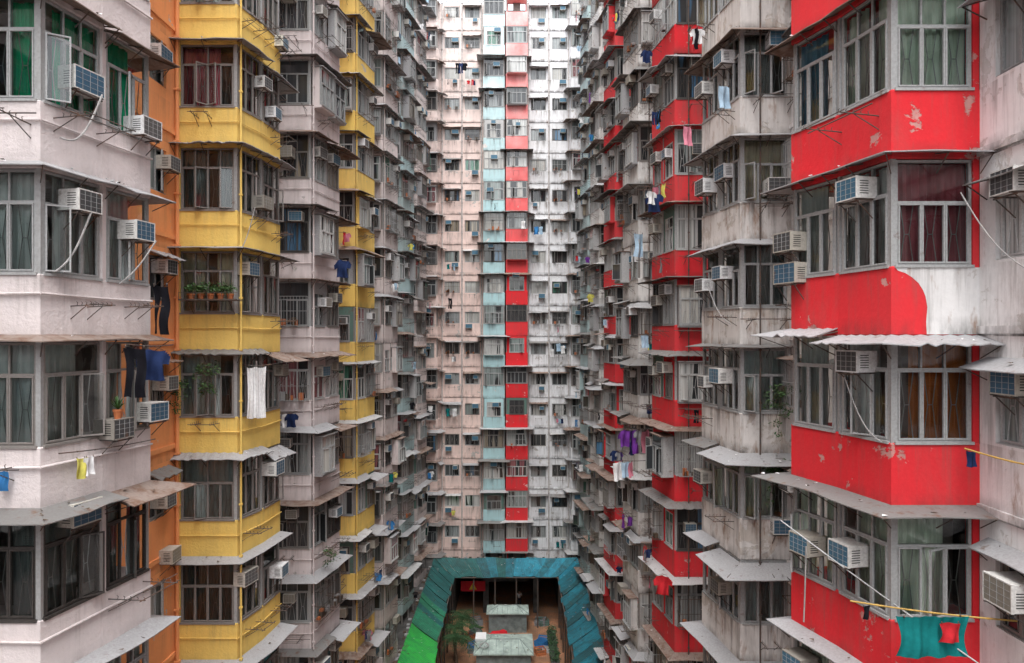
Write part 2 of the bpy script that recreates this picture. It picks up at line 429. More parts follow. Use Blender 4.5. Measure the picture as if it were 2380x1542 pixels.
def bay(T,poly,zoff,wallmat,detail,facets,D,zlo=ZPOD,zhi=ZTOP,curt={},frames={},awp=.9,acp=.75,rackp=.5,band=.95,clp=.2,posts=None,cagep=.22,encp=.15):
    """glazed oriel stack: one spandrel band per storey, corner posts, windows between"""
    w=MB()
    ks=[k for k in range(-9,13) if zoff+H*k>=zlo-1.5 and zoff+H*k<zhi-.8]
    for k in ks:
        z0=zoff+H*k; zt=min(z0+band,zhi)
        w.sweep(poly,[(-.65,z0-.15),(-.02,z0-.15),(0,z0-.13),(0,zt-.02),(-.02,zt),(-.65,zt)],0)
    inn=offs(poly,-.06)
    n=len(poly)
    for i in range(1,n-1):
        p=inn[i]; wallc=(posts and i in posts)
        s=.055 if wallc else .04
        w.box(p.x-s,p.x+s,p.y-s,p.y+s,zlo-1,zhi,0 if wallc else 2)
    w.seg(poly[0],poly[1],0,.10,-.2,-.012,zlo-1,zhi,0)
    w.seg(poly[-2],poly[-1],(poly[-1]-poly[-2]).length-.1,(poly[-1]-poly[-2]).length,-.2,-.012,zlo-1,zhi,0)
    w.sweep(poly,[(-.66,zlo-1),(-.66,zhi)],1)
    tp=offs(poly,-.02)
    w.face([(p.x,p.y,zhi-.01) for p in tp],0)
    w.obj('wall',[M[wallmat],M['room'],M['frameg'] if detail else M['framebr']],T)
    vis=visible_floors(D,zoff,zlo=zlo,zhi=zhi)
    for k in vis:
        z0=zoff+H*k
        if z0+H>zhi+.5: continue
        for fi in facets:
            A,B=poly[fi],poly[fi+1]; L=(B-A).length
            if L<.7: continue
            ma=.115 if fi==0 else .075; mb_=.115 if fi==n-2 else .075
            ww=L-ma-mb_; mid=ma+ww/2
            cu=curt.get((k,fi),curt.get(k)); fr=frames.get(k,'frame')
            cage=False; u=R.random()
            if detail<2 and u<.15:
                w2=ww*.74; mb=MB(); cz=z0+band
                mb.seg(A,B,ma,mid-w2/2,-.13,-.02,cz,z0+H-.16); mb.seg(A,B,mid+w2/2,L-mb_,-.13,-.02,cz,z0+H-.16)
                mb.seg(A,B,mid-w2/2,mid+w2/2,-.13,-.02,cz+1.3,z0+H-.16)
                mb.obj('wall_panel',[M[R.choice([wallmat,wallmat,'aw0','aw3','aw4'])]],T)
                p,r=fp(A,B,mid,-.06,cz+.005); put_window(T,p,r,w2,1.29,detail,frame=fr)
            elif detail<2 and u<.15+encp:
                mb=MB(); o=R.uniform(.22,.5); cz=z0+band; a0=mid-ww/2+.03; a1=mid+ww/2-.03
                mb.seg(A,B,a0,a1,.001,o+.05,cz-.10,cz-.005); mb.seg(A,B,a0,a0+.03,.001,o-.04,cz-.004,cz+1.42,0); mb.seg(A,B,a1-.03,a1,.001,o-.04,cz-.004,cz+1.42,0)
                mb.seg(A,B,a0-.05,a1+.05,.001,o+.12,cz+1.43,cz+1.46,1)
                mb.obj('window_box',[M[R.choice(['aw0','aw3',wallmat])],M[R.choice(AW)]],T)
                p,r=fp(A,B,mid,o,cz+.0); put_window(T,p,r,a1-a0-.002,1.41,detail,frame=fr); cage=True
                mb=MB(); mb.seg(A,B,ma,L-mb_,-.1,-.03,cz+1.43,z0+H-.16); mb.obj('wall_panel',[M[wallmat]],T)
            else:
                p,r=fp(A,B,mid,-.06,z0+band+.005); put_window(T,p,r,ww,H-band-.17,detail,curt=cu,frame=fr)
                if detail<2 and R.random()<cagep:
                    p,r=fp(A,B,mid,0,z0+band+.02); put_cage(T,p,r,ww*.96,1.1); cage=True
            if R.random()<acp and detail<2 and not cage: add_ac(A,B,L*R.uniform(.3,.7),z0+band+R.uniform(.7,1.25),-.02)
            if R.random()<rackp: add_rack(A,B,L*R.uniform(.35,.65),z0+R.uniform(.45,.8),clp)
        if R.random()<awp:
            corr=R.random()<.25
            mode=R.random(); mt=R.choice(AWN if detail==2 else AW)
            out=R.uniform(.30,.52) if detail==2 else R.uniform(.3,.6); dr=R.uniform(.05,.2)
            if mode<.45 and n>3:
                awning(T,poly[0:3],z0-.03,out,dr,mt,detail,corr)
                awning(T,poly[2:n],z0-.09-R.random()*.15,R.uniform(.3,.75),R.uniform(.08,.28),R.choice(AWN),detail,R.random()<.3)
            else: awning(T,poly,z0-.03,out,dr,mt,detail,corr)
def flat_wall(T,A,B,zoff,wallmat,cols,D,detail=0,wsz=(1.2,1.15),sill=1.0,zlo=ZPOD,zhi=ZTOP,acp=.8,rackp=.4,awp=.6,clp=.2,zbase=None,cagep=.2):
    w=MB(); L=(B-A).length; ww,wh=wsz
    ks=[k for k in range(-9,13) if zoff+H*k>=zlo-.3 and zoff+H*k<zhi-1.6]
    vis=set(visible_floors(D,zoff,zlo=zlo,zhi=zhi))
    prev=zbase if zbase is not None else zlo-1
    for k in ks:
        z0=zoff+H*k
        if cols:
            w.seg(A,B,0,L,-.25,0,prev,z0+sill)
            s=0
            for c in cols:
                w.seg(A,B,s,c-ww/2,-.25,0,z0+sill,z0+sill+wh); s=c+ww/2
            w.seg(A,B,s,L,-.25,0,z0+sill,z0+sill+wh)
            prev=z0+sill+wh
    w.seg(A,B,0,L,-.25,0,prev,zhi)
    for k in ks: w.seg(A,B,0,L,.0,.05,zoff+H*k-.12,zoff+H*k-.0)
    w.seg(A,B,0,L,-.75,-.7,zlo,zhi,1)
    w.obj('wall',[M[wallmat],M['core']],T)
    for k in ks:
        if k not in vis: continue
        z0=zoff+H*k
        for c in cols:
            p,r=fp(A,B,c,-.10,z0+sill+.005); put_window(T,p,r,ww-.02,wh-.01,detail)
            if R.random()<cagep:
                p,r=fp(A,B,c,0,z0+sill); put_cage(T,p,r,ww,wh)
            elif R.random()<acp: add_ac(A,B,c+R.choice((-.3,.28,.3)),z0+sill+R.choice((wh*.5,wh*.62,-.44)),-.02)
            if R.random()<rackp: add_rack(A,B,c,z0+sill-.25,clp)
            if R.random()<awp:
                t=(B-A).normalized(); a=A+t*(c-ww*.62); b=A+t*(c+ww*.62)
                awning(T,[a,b],z0+sill+wh+.12,R.uniform(.3,.5),R.uniform(.08,.2),R.choice(AW),0,R.random()<.3)
def pipes(T,A,B,ss,zlo=ZPOD,zhi=ZTOP,mat='pvc',r=.05):
    for s in ss:
        mb=MB()
        p,_=fp(A,B,s,.09,0); mb.tube((p.x,p.y,zlo-.5),(p.x,p.y,zhi),r,0,8)
        z=zlo
        while z<zhi:
            mb.box(p.x-r*1.4,p.x+r*1.4,p.y-r*1.4,p.y+r*1.4,z,z+.05); z+=1.4
        mb.obj('drain_pipe',[M[mat]],T)
# ------------------------------------------------------------ side towers
def tower(label): 
    return mkobj('apartment_tower',None,None,(0,0,0),label=label,category='apartment tower',group='apartment towers enclosing the courtyard')
LD=[11.0,18.5,25.8,33.0,40.2,47.4,54.6]
LMAT=['mauve','yellow','pinkw','yellow2','pale','minto','pale']
LREC=['orange','pinkw','orange','pale','pale','pale','pale']
LOFF=[.05,-.35,-.6,-1.25,-.3,.3,-.8]
LLAB=['mauve white tower with glazed bays and metal awnings','mustard yellow tower with glazed bays beside orange wall','pinkish white tower with balconies and window air conditioners','ochre yellow tower with stained awnings','pale weathered tower crowded with air conditioners','faded mint tower with rusty awnings','pale dirty tower beside the end wall']
cur_near={1:'green',0:'grey',-1:'grey',-2:'dark'}
towersL=[]
for i,D0 in enumerate(LD):
    T=tower(LLAB[i]); towersL.append(T)
    poly=[V2(-9.1,D0),V2(-7.6,D0),V2(-7.35,D0+1.3),V2(-7.15,D0+2.5),V2(-9.1,D0+2.9)]
    if i==1: poly=[V2(-9.1,D0),V2(-7.45,D0),V2(-7.2,D0+1.2),V2(-7.1,D0+2.4),V2(-9.1,D0+2.9)]
    det=2 if i<2 else (1 if i==2 else 0)
    curt={}; frames={}
    if i==0: curt=cur_near; frames={-2:'framed',1:'frameg',0:'frameg',-1:'framebr'}
    if i==1: curt={1:'dark',2:'wine',0:'beige',-1:'grey',-2:'grey',-3:'dark',3:'grey'}; frames={k:'framebr' for k in range(-4,5)}
    bay(T,poly,LOFF[i],LMAT[i],det,[0,1,2],D0,curt=curt,frames=frames,acp=.0 if i<2 else .8,rackp=.3 if i<2 else .6,awp=1 if i<2 else .92,clp=0 if i<2 else .2,posts=(2,) if i==0 else None)
    nxt=LD[i+1] if i+1<len(LD) else 62.6
    A,B=V2(-9.1,D0+2.9),V2(-9.1,nxt)
    flat_wall(T,A,B,LOFF[i]-.15,LREC[i],[1.2,(B-A).length-.95],D0+4,detail=1 if i==0 else 0,wsz=(.85,1.15),acp=.0 if i==0 else .6,rackp=.15 if i==0 else .3,awp=.5,cagep=0 if i==0 else .2,clp=.1)
    if i<4: pipes(T,A,B,[(B-A).length-.12],r=.05,mat='orange' if i==0 else 'pvc')
    cb=MB(); cb.box(-22,-9.86,D0,nxt,ZG,ZTOP-.2); cb.box(-9.9,-7.3,D0+.2,nxt,ZG,ZPOD-1.2); cb.obj('building_core',[M['core']],T)
    for k in visible_floors(D0,LOFF[i]):
        if i>2: break
        pm=MB()
        zz=LOFF[i]+H*k+(.62 if i==0 else .55)
        pm.path([(p.x,p.y,zz+R.uniform(-.02,.02)) for p in offs(poly[:4],.035)],.022 if i==0 else .016,0,6)
        pm.obj('service_pipe',[M[LMAT[i]]],T)
    if 0<i<5:
        pipes(T,poly[1],poly[2],[.04],mat=LMAT[i],r=.03)
T=towersL[0]
flat_wall(T,V2(-9.1,-8),V2(-9.1,11),.05,'mauve',[17.6],11,detail=0)
RD=[10.8,18.1,25.4,32.7,40.0,47.3,54.6]
RMAT=['red','grey','red2','white2','red2','white2','minto']
RREC=['white','white','grey','white2','white2','white2','white2']
ROFF=[.15,-.2,-.55,-1.0,.2,-.5,.3]
RLAB=['bright red tower with glazed bays and peeling paint','grey white tower with peeling rust stained plaster','red painted tower with dirty awnings','weathered white tower with rusty racks','red tower crowded with air conditioners','stained white tower with laundry racks','faded mint tower beside the end wall']
towersR=[]
for i,D0 in enumerate(RD):
    T=tower(RLAB[i]); towersR.append(T)
    x1,x2,x3=(6.0,5.75,5.4) if i==0 else (6.05,5.88,5.7)
    poly=[V2(7.4,D0+2.8),V2(x3,D0+2.4),V2(x2,D0+1.25),V2(x1,D0),V2(7.4,D0)]
    det=2 if i<2 else (1 if i==2 else 0)
    curt={}; frames={}
    if i==0: curt={1:'pale',0:'grey',-1:'grey',-2:'pale',(0,3):'wine',(1,1):'blue',(-1,3):'orange'}; frames={k:'frameg' for k in range(-4,4)}
    if i==1: curt={0:'dark',-1:'grey',-2:'pale',1:'beige',2:'dark'}; frames={k:'frameg' for k in range(-5,6)}
    bay(T,poly,ROFF[i],RMAT[i],det,[1,2,3],D0,curt=curt,frames=frames,acp=0 if i<2 else .85,rackp=.22 if i==0 else .65,awp=1 if i==0 else .92,clp=0 if i==0 else .28,posts=None)
    nxt=RD[i+1] if i+1<len(RD) else 62.6
    A,B=V2(7.4,nxt),V2(7.4,D0+2.8)
    flat_wall(T,A,B,ROFF[i]-.15,RREC[i],[.75,(B-A).length-1.2],D0+4,detail=0,wsz=(1.0,1.2),acp=.6,rackp=.3)
    cb=MB(); cb.box(8.16,20,D0,nxt,ZG,ZTOP-.2); cb.box(6.1,8.2,D0+.2,nxt,ZG,ZPOD-1.2); cb.obj('building_core',[M['core']],T)
    if 0<i<5: pipes(T,poly[3],poly[4],[.5],mat='iron',r=.022)
T=towersR[0]
flat_wall(T,V2(7.4,10.8),V2(7.4,-8),.15,'white',[1.0,3.4],11,detail=1,wsz=(1.3,1.2),acp=0,rackp=.0,awp=1,cagep=0)
cb=MB(); cb.box(8.16,20,-8,10.8,ZG,ZTOP); cb.obj('building_core',[M['core']],T)
cb=MB(); cb.box(-22,-9.86,-8,11,ZG,ZTOP); cb.obj('building_core',[M['core']],towersL[0])
pb=MB()
pts=[(6.56,.02),(6.55,.22),(6.57,.45),(6.54,.62),(6.50,.72),(6.43,.83),(6.33,.92),(6.22,.99),(6.10,1.03),(6.06,1.078),(7.4,1.078),(7.4,.02)]
pb.face([(x,10.796,z) for x,z in pts]); pb.obj('unpainted_patch',[M['white']],T)
# ------------------------------------------------------------ end of the courtyard
DB=62.6
def block(label,name='apartment_block'):
    return mkobj(name,None,None,(0,0,0),label=label,category='apartment block',group='blocks closing the end of the courtyard')
bz=.08
T=block('pale pink end block with small windows and stained ledges')
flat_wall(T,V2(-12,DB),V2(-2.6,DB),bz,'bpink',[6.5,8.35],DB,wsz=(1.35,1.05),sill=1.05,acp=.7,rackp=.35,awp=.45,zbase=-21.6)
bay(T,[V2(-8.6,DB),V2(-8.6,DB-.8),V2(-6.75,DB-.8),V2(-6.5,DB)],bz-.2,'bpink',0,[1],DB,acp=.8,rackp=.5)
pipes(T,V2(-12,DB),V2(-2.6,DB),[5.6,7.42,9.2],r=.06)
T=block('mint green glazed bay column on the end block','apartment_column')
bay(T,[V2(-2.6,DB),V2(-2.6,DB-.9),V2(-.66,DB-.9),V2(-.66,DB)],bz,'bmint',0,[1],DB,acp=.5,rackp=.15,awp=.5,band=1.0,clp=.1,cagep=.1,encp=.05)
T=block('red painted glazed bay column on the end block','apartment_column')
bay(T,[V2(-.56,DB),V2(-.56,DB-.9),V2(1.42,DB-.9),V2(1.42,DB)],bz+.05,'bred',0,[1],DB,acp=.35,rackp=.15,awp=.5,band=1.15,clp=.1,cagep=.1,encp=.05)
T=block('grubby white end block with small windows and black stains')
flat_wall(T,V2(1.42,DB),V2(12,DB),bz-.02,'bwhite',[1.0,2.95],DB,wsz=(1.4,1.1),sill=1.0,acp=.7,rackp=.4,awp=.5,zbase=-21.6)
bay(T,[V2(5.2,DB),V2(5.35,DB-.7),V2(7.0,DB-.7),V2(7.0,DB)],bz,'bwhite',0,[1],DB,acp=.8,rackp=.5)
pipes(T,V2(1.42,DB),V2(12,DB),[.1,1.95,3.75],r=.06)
cb=MB(); cb.box(-12,12,DB+.8,DB+12,-21.6,ZTOP-.2); cb.box(-12,-5.2,DB,DB+12,ZG,-21.6); cb.box(4.3,12,DB,DB+12,ZG,-21.6); cb.box(-5.2,4.3,DB+8,DB+8.3,ZG,-21.6); cb.box(-2.7,1.5,DB-.05,DB+.8,-22.5,-19.9)
for x in (-2.4,2.2): cb.box(x-.25,x+.25,DB+.2,DB+.7,ZG,-21.6)
cb.box(-12,12,DB+.05,DB+.8,-21.9,-21.0)
cb.obj('passage_core',[M['conc']],T)
T=block('plain weathered block added unseen behind the camera to block sky light')
flat_wall(T,V2(24,-22),V2(-26,-22),bz,'pale',[3+4*j for j in range(12)],1,wsz=(1.6,1.2),zhi=10.0,acp=0,rackp=0,awp=0,cagep=0,zlo=ZG)  # out of view, added so light falls off down the courtyard
cb=MB(); cb.box(-26,24,-34,-22.76,ZG,9.8); cb.obj('building_core',[M['core']],T)
# ------------------------------------------------------------ air conditioners
def ac_parts(detail,w=.50,h=.35,d=.33):
    c=MB(); g=MB(); b=MB()
    c.box(-w/2,w/2,-d,0.10,0,h)
    e=.012
    c.box(-w/2-.006,w/2+.006,-d-.010,-d+.03,-.006,e); c.box(-w/2-.006,w/2+.006,-d-.010,-d+.03,h-e,h+.006)
    c.box(-w/2-.006,-w/2+e,-d-.010,-d+.03,e,h-e); c.box(w/2-e,w/2+.006,-d-.010,-d+.03,e,h-e)
    g.box(-w/2+.016,w/2-.016,-d-.006,-d-.001,.016,h-.016,0)
    if detail>0:
        for i in range(1,4): x=-w/2+w*i/4; g.box(x-.003,x+.003,-d-.012,-d-.007,.016,h-.016,1)
        for i in range(1,4): z=h*i/4; g.box(-w/2+.02,w/2-.02,-d-.015,-d-.0125,z-.003,z+.003,1)
        for sx in (-1,1):
            for i in range(6):
                z=.07+i*.04; x=sx*(w/2+.002)
                g.box(min(x,x-sx*.003),max(x,x-sx*.003),-d+.06,-d+.22,z,z+.014,2)
    for sx in (-w*.4,w*.4):
        b.box(sx-.012,sx+.012,-d-.03,.03,-.028,-.007); b.tube((sx,.01,-.32),(sx,-d*.9,-.03),.010,0,4)
    b.box(-w*.48,w*.48,-d*.9,-d*.9+.03,-.052,-.029)
    return c,g,b
SZ=[(.50,.35,.33),(.58,.40,.40),(.42,.32,.26),(.62,.38,.24)]
acN=[]
for sz in SZ:
    c,g,b=ac_parts(1,*sz)
    acN.append((c.mesh('casing',[M['casing']]),g.mesh('condenser_grille',[M['coil'],M['frameg'],M['slot']]),b.mesh('bracket',[M['iron']])))
def merge(dst,src,mo,Mx=None):
    i=len(dst.v); dst.v+=[tuple(Mx@Vector(p)) if Mx else p for p in src.v]; dst.f+=[tuple(i+k for k in f) for f in src.f]; dst.m+=[m+mo for m in src.m]
acFar=[];acSrc=[]
for sz in SZ:
    c,g,b=ac_parts(0,*sz); a=MB(); merge(a,c,0); merge(a,g,1); merge(a,b,2); acSrc.append(a); acFar.append(a.mesh('air_conditioner',[M['casing'],M['coil'],M['iron']]))
def on(A,B,s,z): add_ac(A,B,s,z,0.0)
pl=[V2(-9.1,11),V2(-7.6,11),V2(-7.35,12.3),V2(-7.15,13.5)]
on(pl[1],pl[2],.75,4.15); on(pl[2],pl[3],.85,3.8); on(pl[1],pl[2],.65,2.1); on(pl[2],pl[3],.65,1.8)
on(pl[2],pl[3],.1,-1.85); on(pl[2],pl[3],1.05,-1.65); on(pl[1],pl[2],.7,-3.2)
q=[V2(-9.1,18.5),V2(-7.45,18.5),V2(-7.2,19.7),V2(-7.1,20.9)]
on(q[2],q[3],1.0,8.7); on(q[1],q[2],1.1,7.05); on(q[1],q[2],1.0,3.6); on(q[1],q[2],.3,1.65); on(q[2],q[3],1.0,-1.2); on(q[2],q[3],.3,-4.05); on(q[1],q[2],.3,-6.8)
on(q[2],q[3],.5,6.4); on(q[2],q[3],.8,-7.2)
o_=[V2(-9.1,13.9),V2(-9.1,18.5)]
for z in (7.0,4.3,1.6,-1.4,-4.4,-5.9): on(o_[0],o_[1],3.75+R.uniform(-.15,.2),z)
pr=[V2(5.4,13.2),V2(5.75,12.05),V2(6.0,10.8)]
on(pr[1],pr[2],.65,2.25); on(pr[0],pr[1],.15,1.6); on(pr[0],pr[1],.1,1.0); on(pr[1],pr[2],.65,-.6)
on(pr[0],pr[1],.6,-4.0); on(pr[1],pr[2],.45,-3.85); on(pr[0],pr[1],.4,-6.3)
q2=[V2(5.7,20.5),V2(5.88,19.35),V2(6.05,18.1),V2(7.4,18.1)]
for (a,s,z) in ((0,.5,7.0),(0,.7,4.1),(1,.5,4.3),(1,.6,7.4),(0,.5,1.3),(1,.5,1.55),(2,.9,3.7),(1,.5,-1.3),(0,.5,-1.5),(2,1.1,-5.2),(1,.4,-7.1),(0,.4,-4.3),(2,1.0,7.6)):
    on(q2[a],q2[a+1],s,z)
for z in (2.05,-.85,-3.9,4.95): on(V2(7.4,10.8),V2(7.4,-8),.95 if z<4 else 1.2,z)
ACS.sort(key=lambda a:a[0].length)
for i,(p,r) in enumerate(ACS[:300]):
    v=R.choice((0,0,0,1,2,2,3))
    if i<130:
        o=mkobj('air_conditioner',acN[v][0],None,p,r,label='boxy window air conditioner on rusty iron brackets',category='air conditioner',group='window air conditioners')
        mkobj('condenser_grille',acN[v][1],o); mkobj('bracket',acN[v][2],o)
    else:
        mkobj('air_conditioner',acFar[v],None,p,r,label='boxy window air conditioner on rusty iron brackets',category='air conditioner',group='window air conditioners')
if len(ACS)>300:
    big=MB()
    for p,r in ACS[300:]:
        merge(big,R.choice(acSrc),0,Matrix.Translation(p)@Matrix.Rotation(r,4,'Z'))
    big.obj('air_conditioners',[M['casing'],M['coil'],M['iron']],kind='stuff',label='many small window air conditioners on distant walls',category='air conditioner')
# ------------------------------------------------------------ drying racks
def rack_mesh(v):
    mb=MB(); L=[.6,.75,.5,.8][v]; W=[.5,.9,.35,.6][v]
    for sx in (-W/2,W/2):
        mb.tube((sx,0,0),(sx,-L,.02),.011,0,5); mb.tube((sx,0,-.22),(sx,-L*.6,.0),.009,0,4)
        for i in range(5):
            y=-L*(.25+.18*i); mb.tube((sx,y,.01),(sx,y-.015,.06),.006,0,4); mb.tube((sx,y-.015,.06),(sx,y+.015,.075),.006,0,4)
    mb.tube((-W/2-.1,-L*.95,.03),(W/2+.1,-L*.95,.03),.010,1 if v==1 else 0,5)
    if v in (1,3): mb.tube((-W/2-.3,-L*.6,.04),(W/2+.4,-L*.6,.04),.012,1,5)
    if v==3:
        for i in range(4): mb.tube((-W/2-.1,-L*(.2+.2*i),.03),(W/2+.1,-L*(.2+.2*i),.03),.006,0,4)
    return mb
rk=[rack_mesh(v).mesh('drying_rack',[M['iron'],M['bamboo'] if v==2 else M['iron']]) for v in range(4)]
RACKS.sort(key=lambda a:a[0].length)
for p,r in RACKS[:300]:
    mkobj('drying_rack',R.choice(rk),None,p,r,label='rusty iron laundry drying rack with upright prongs',category='drying rack',group='laundry drying racks')
if len(RACKS)>300:
    big=MB(); s=rack_mesh(0)
    for p,r in RACKS[300:]: merge(big,s,0,Matrix.Translation(p)@Matrix.Rotation(r,4,'Z'))
    big.obj('drying_racks',[M['iron'],M['iron']],kind='stuff',label='rusty laundry racks on distant walls',category='drying rack')
# ------------------------------------------------------------ laundry
CC={'black':(.012,.012,.016),'navy':(.02,.035,.10),'white':(.78,.78,.78),'pink':(.70,.25,.33),'red':(.6,.03,.04),'blue':(.05,.22,.5),'yellow':(.70,.65,.15),'teal':(.01,.19,.19),'grey':(.25,.25,.26),'violet':(.16,.04,.28),'lightblue':(.40,.55,.68)}
CM={k:plain(k+'_cloth',v,.95,.12,12,.1) for k,v in CC.items()}
GC={}
def garment(kind,col):
    if (kind,col) in GC: return GC[(kind,col)]
    nx,nz=16,18; r=random.Random(len(GC)); ph=r.uniform(0,6)
    if kind=='shirt': W,Hh=.74,.68
    elif kind=='trousers': W,Hh=.40,.95
    elif kind=='sheet': W,Hh=1.1,1.25; nx,nz=40,24
    else: W,Hh=.42,.70
    mb=MB(); idx={}
    def inside(x,z):
        if kind=='shirt': return (abs(x)<.23) or (z>-.30 and abs(x)<.37 and z<-(abs(x)-.23)*.9)
        if kind=='trousers': return z>-.22 or abs(x)>.03
        return True
    def P(i,j):
        if (i,j) not in idx:
            x=-W/2+W*i/nx; z=-Hh*j/nz; a=-z/Hh
            if kind=='sheet':
                y=.035*math.sin(x*13+ph+1.2*math.sin(x*5))*(.3+a)+.012*math.sin(x*41+a*3)+.03*math.sin(z*4+x*3+ph)
                xx=x*(1-.10*math.sin(a*3.1)); zz=z-.035*abs(math.sin(x*5.5+ph))*(1-.5*a)
            else:
                y=.045*math.sin(x*19+ph+a*1.3)*(.4+a)+.02*math.sin(z*9+x*5+ph)
                xx=x*(1-.14*math.sin(a*3.1))+.02*math.sin(z*6+ph); zz=z-.05*abs(math.sin(x*7+ph))*(1-.3*a)-(.10*max(0,abs(x)-.2) if kind=='shirt' else 0)*3
            idx[(i,j)]=len(mb.v); mb.v.append((xx,y,zz))
        return idx[(i,j)]
    for i in range(nx):
        for j in range(nz):
            cx=-W/2+W*(i+.5)/nx; cz=-Hh*(j+.5)/nz
            if inside(cx,cz): mb.f.append((P(i,j),P(i+1,j),P(i+1,j+1),P(i,j+1))); mb.m.append(0)
    if kind=='shirt': mb.path([(-.2,0,-.03),(0,0,.06),(.2,0,-.03)],.006,1,4)
    else:
        for x in (-W*.4,W*.4): mb.box(x-.008,x+.008,-.012,.012,-.04,.03,1)
    me=mb.mesh('laundry',[CM[col],M['iron']],True); GC[(kind,col)]=me; return me
kindname={'shirt':'hanging_shirt','trousers':'hanging_trousers','towel':'hanging_towel','sheet':'hanging_sheet'}
def near(x,y,z,rot,kind,col,sc=1): CLOTHES.append((Vector((x,y,z)),rot,kind,(col,sc)))
near(-6.85,12.4,-.2,.2,'trousers','black',.95); near(-6.75,12.85,-.25,.5,'shirt','navy',.85)
near(-7.25,11.5,-2.05,1.2,'towel','yellow',.5); near(-7.2,11.62,-2.05,1.2,'towel','white',.45); near(-8.1,10.85,-2.15,0,'towel','blue',.45)
near(-7.0,18.7,-.85,.45,'sheet','white',(.45,1,1.12))
near(6.25,10.15,-4.17,.05,'sheet','teal',(.98,.8,.48)); near(6.45,10.05,-4.22,.05,'towel','red',(.75,.5,.42)); near(5.45,10.5,-4.15,.2,'towel','black',.3)
near(7.0,10.4,-1.75,0,'towel','navy',.35)
near(5.35,17.2,6.3,.4,'towel','lightblue',.8); near(5.2,20.2,6.2,.6,'towel','pink',.8)
near(4.75,28.6,-3.95,.3,'shirt','violet',1.0); near(5.0,28.6,-3.95,1.2,'trousers','navy',1.1); near(5.15,28.6,-3.95,.6,'towel','violet',1.4); near(5.35,28.6,-3.95,.3,'shirt','grey',.9); near(5.6,28.6,-3.95,.8,'towel','pink',1.3)
near(4.4,28.2,-5.2,.3,'towel','white',1.1); near(4.7,28.2,-5.2,.2,'towel','lightblue',.9); near(4.9,28.2,-5.2,1.0,'towel','pink',.9)
for (x,y,z,k,c_) in ((5.3,25.4,5.3,'shirt','navy'),(5.2,28,4.2,'trousers','lightblue'),(-6.9,13.4,1.0,'trousers','black'),(5.4,24.5,-8.6,'shirt','red'),(-6.7,27,3,'shirt','navy'),(-4.9,61.3,24.5,'trousers','black'),(-4.6,61.3,24.5,'trousers','navy'),(-4.3,61.3,24.5,'shirt','black'),(-5.6,61.7,3.4,'trousers','black'),(4.2,61.7,-.7,'towel','lightblue'),(4.6,61.7,-.9,'towel','white'),(1.0,61.2,10.3,'towel','white'),(3.6,61.9,-1.2,'towel','white'),(2.2,61.9,9.9,'towel','blue'),(2.6,61.9,9.9,'towel','lightblue'),(-5.8,61.9,-6.6,'towel','teal'),(-5.2,61.9,-6.6,'towel','white')):
    near(x,y,z,R.uniform(-.4,.4),k,c_)
near(5.1,25,5.3,.5,'shirt','white',.7)
for i,(p,r,k,cs) in enumerate(CLOTHES):
    kk=k or R.choice(['shirt','towel','trousers','towel','shirt'])
    if cs: c_,sc=cs
    else: c_,sc=R.choice(list(CC)+['white','grey','navy','white']),R.uniform(.5,.8)
    o=mkobj(kindname[kk],garment(kk,c_),None,p,r,label='%s %s hung out to dry on a rack'%(c_,{'shirt':'shirt','trousers':'pair of trousers','towel':'towel','sheet':'bed sheet'}[kk]),category='laundry')
    o.scale=sc if isinstance(sc,tuple) else (sc,)*3
def pole(p,q,lab='bamboo laundry pole propped outside a window',r=.014,mat='bamboo'):
    mb=MB(); p=Vector(p);q=Vector(q); pts=[p.lerp(q,i/6)+Vector((0,0,-.03*math.sin(math.pi*i/6))) for i in range(7)]
    mb.path(pts,r,0,6)
    for a in pts[1:-1]: mb.tube(a-(q-p).normalized()*.012,a+(q-p).normalized()*.012,r*1.3,0,6)
    mb.obj('laundry_pole',[M[mat]],label=lab,category='laundry pole')
pole((5.25,10.6,-4.12),(7.4,10.0,-4.18)); pole((6.9,10.4,-1.72),(7.3,9.0,-1.8)); pole((4.8,12.2,-3.3),(6.9,9.9,-4.85),'thin metal laundry pole leaning outward',.012,'frameg')
pole((4.3,28.6,-3.9),(5.8,28.6,-3.9),'rusty laundry pole on iron brackets',.014,'iron'); pole((4.2,28.2,-5.15),(5.7,28.2,-5.15),'rusty laundry pole on iron brackets',.014,'iron')
pole((-7.3,11.0,-1.9),(-6.9,13.2,-2.0),'rusty laundry pole on iron brackets',.010,'iron'); pole((-6.9,12.2,-.15),(-6.6,13.3,-.18),'rusty laundry pole on iron brackets',.01,'iron')
pole((-7.3,18.55,-.8),(-6.7,19.0,-.8),'rusty laundry pole on iron brackets',.012,'iron')
for (a,bq,sg,r_) in (((-7.05,11.75,4.15),(-7.42,11.2,3.25),.55,.016),((-7.15,11.6,2.1),(-7.45,11.15,1.05),.3,.016),((-6.75,12.95,1.8),(-7.25,12.6,.95),.15,.014),((5.3,12.3,-3.8),(5.3,12.4,-5.2),.2,.014),((5.5,19.3,1.5),(5.9,18.4,.3),.4,.012),((6.9,10.5,2.2),(7.3,9.6,.9),.3,.010),((5.6,11.5,-.7),(5.9,10.9,-1.7),.35,.010),((-7.0,18.6,3.5),(-7.4,18.45,2.2),.3,.012)):
    cm=MB(); a=Vector(a);bq=Vector(bq); cm.path([a.lerp(bq,i/10)+Vector((0,0,-sg*math.sin(math.pi*i/10)*.6)) for i in range(11)],r_,0,5)
    cm.obj('power_cable',[M['cable']],None,label='sagging grey power cable of an air conditioner',category='cable')
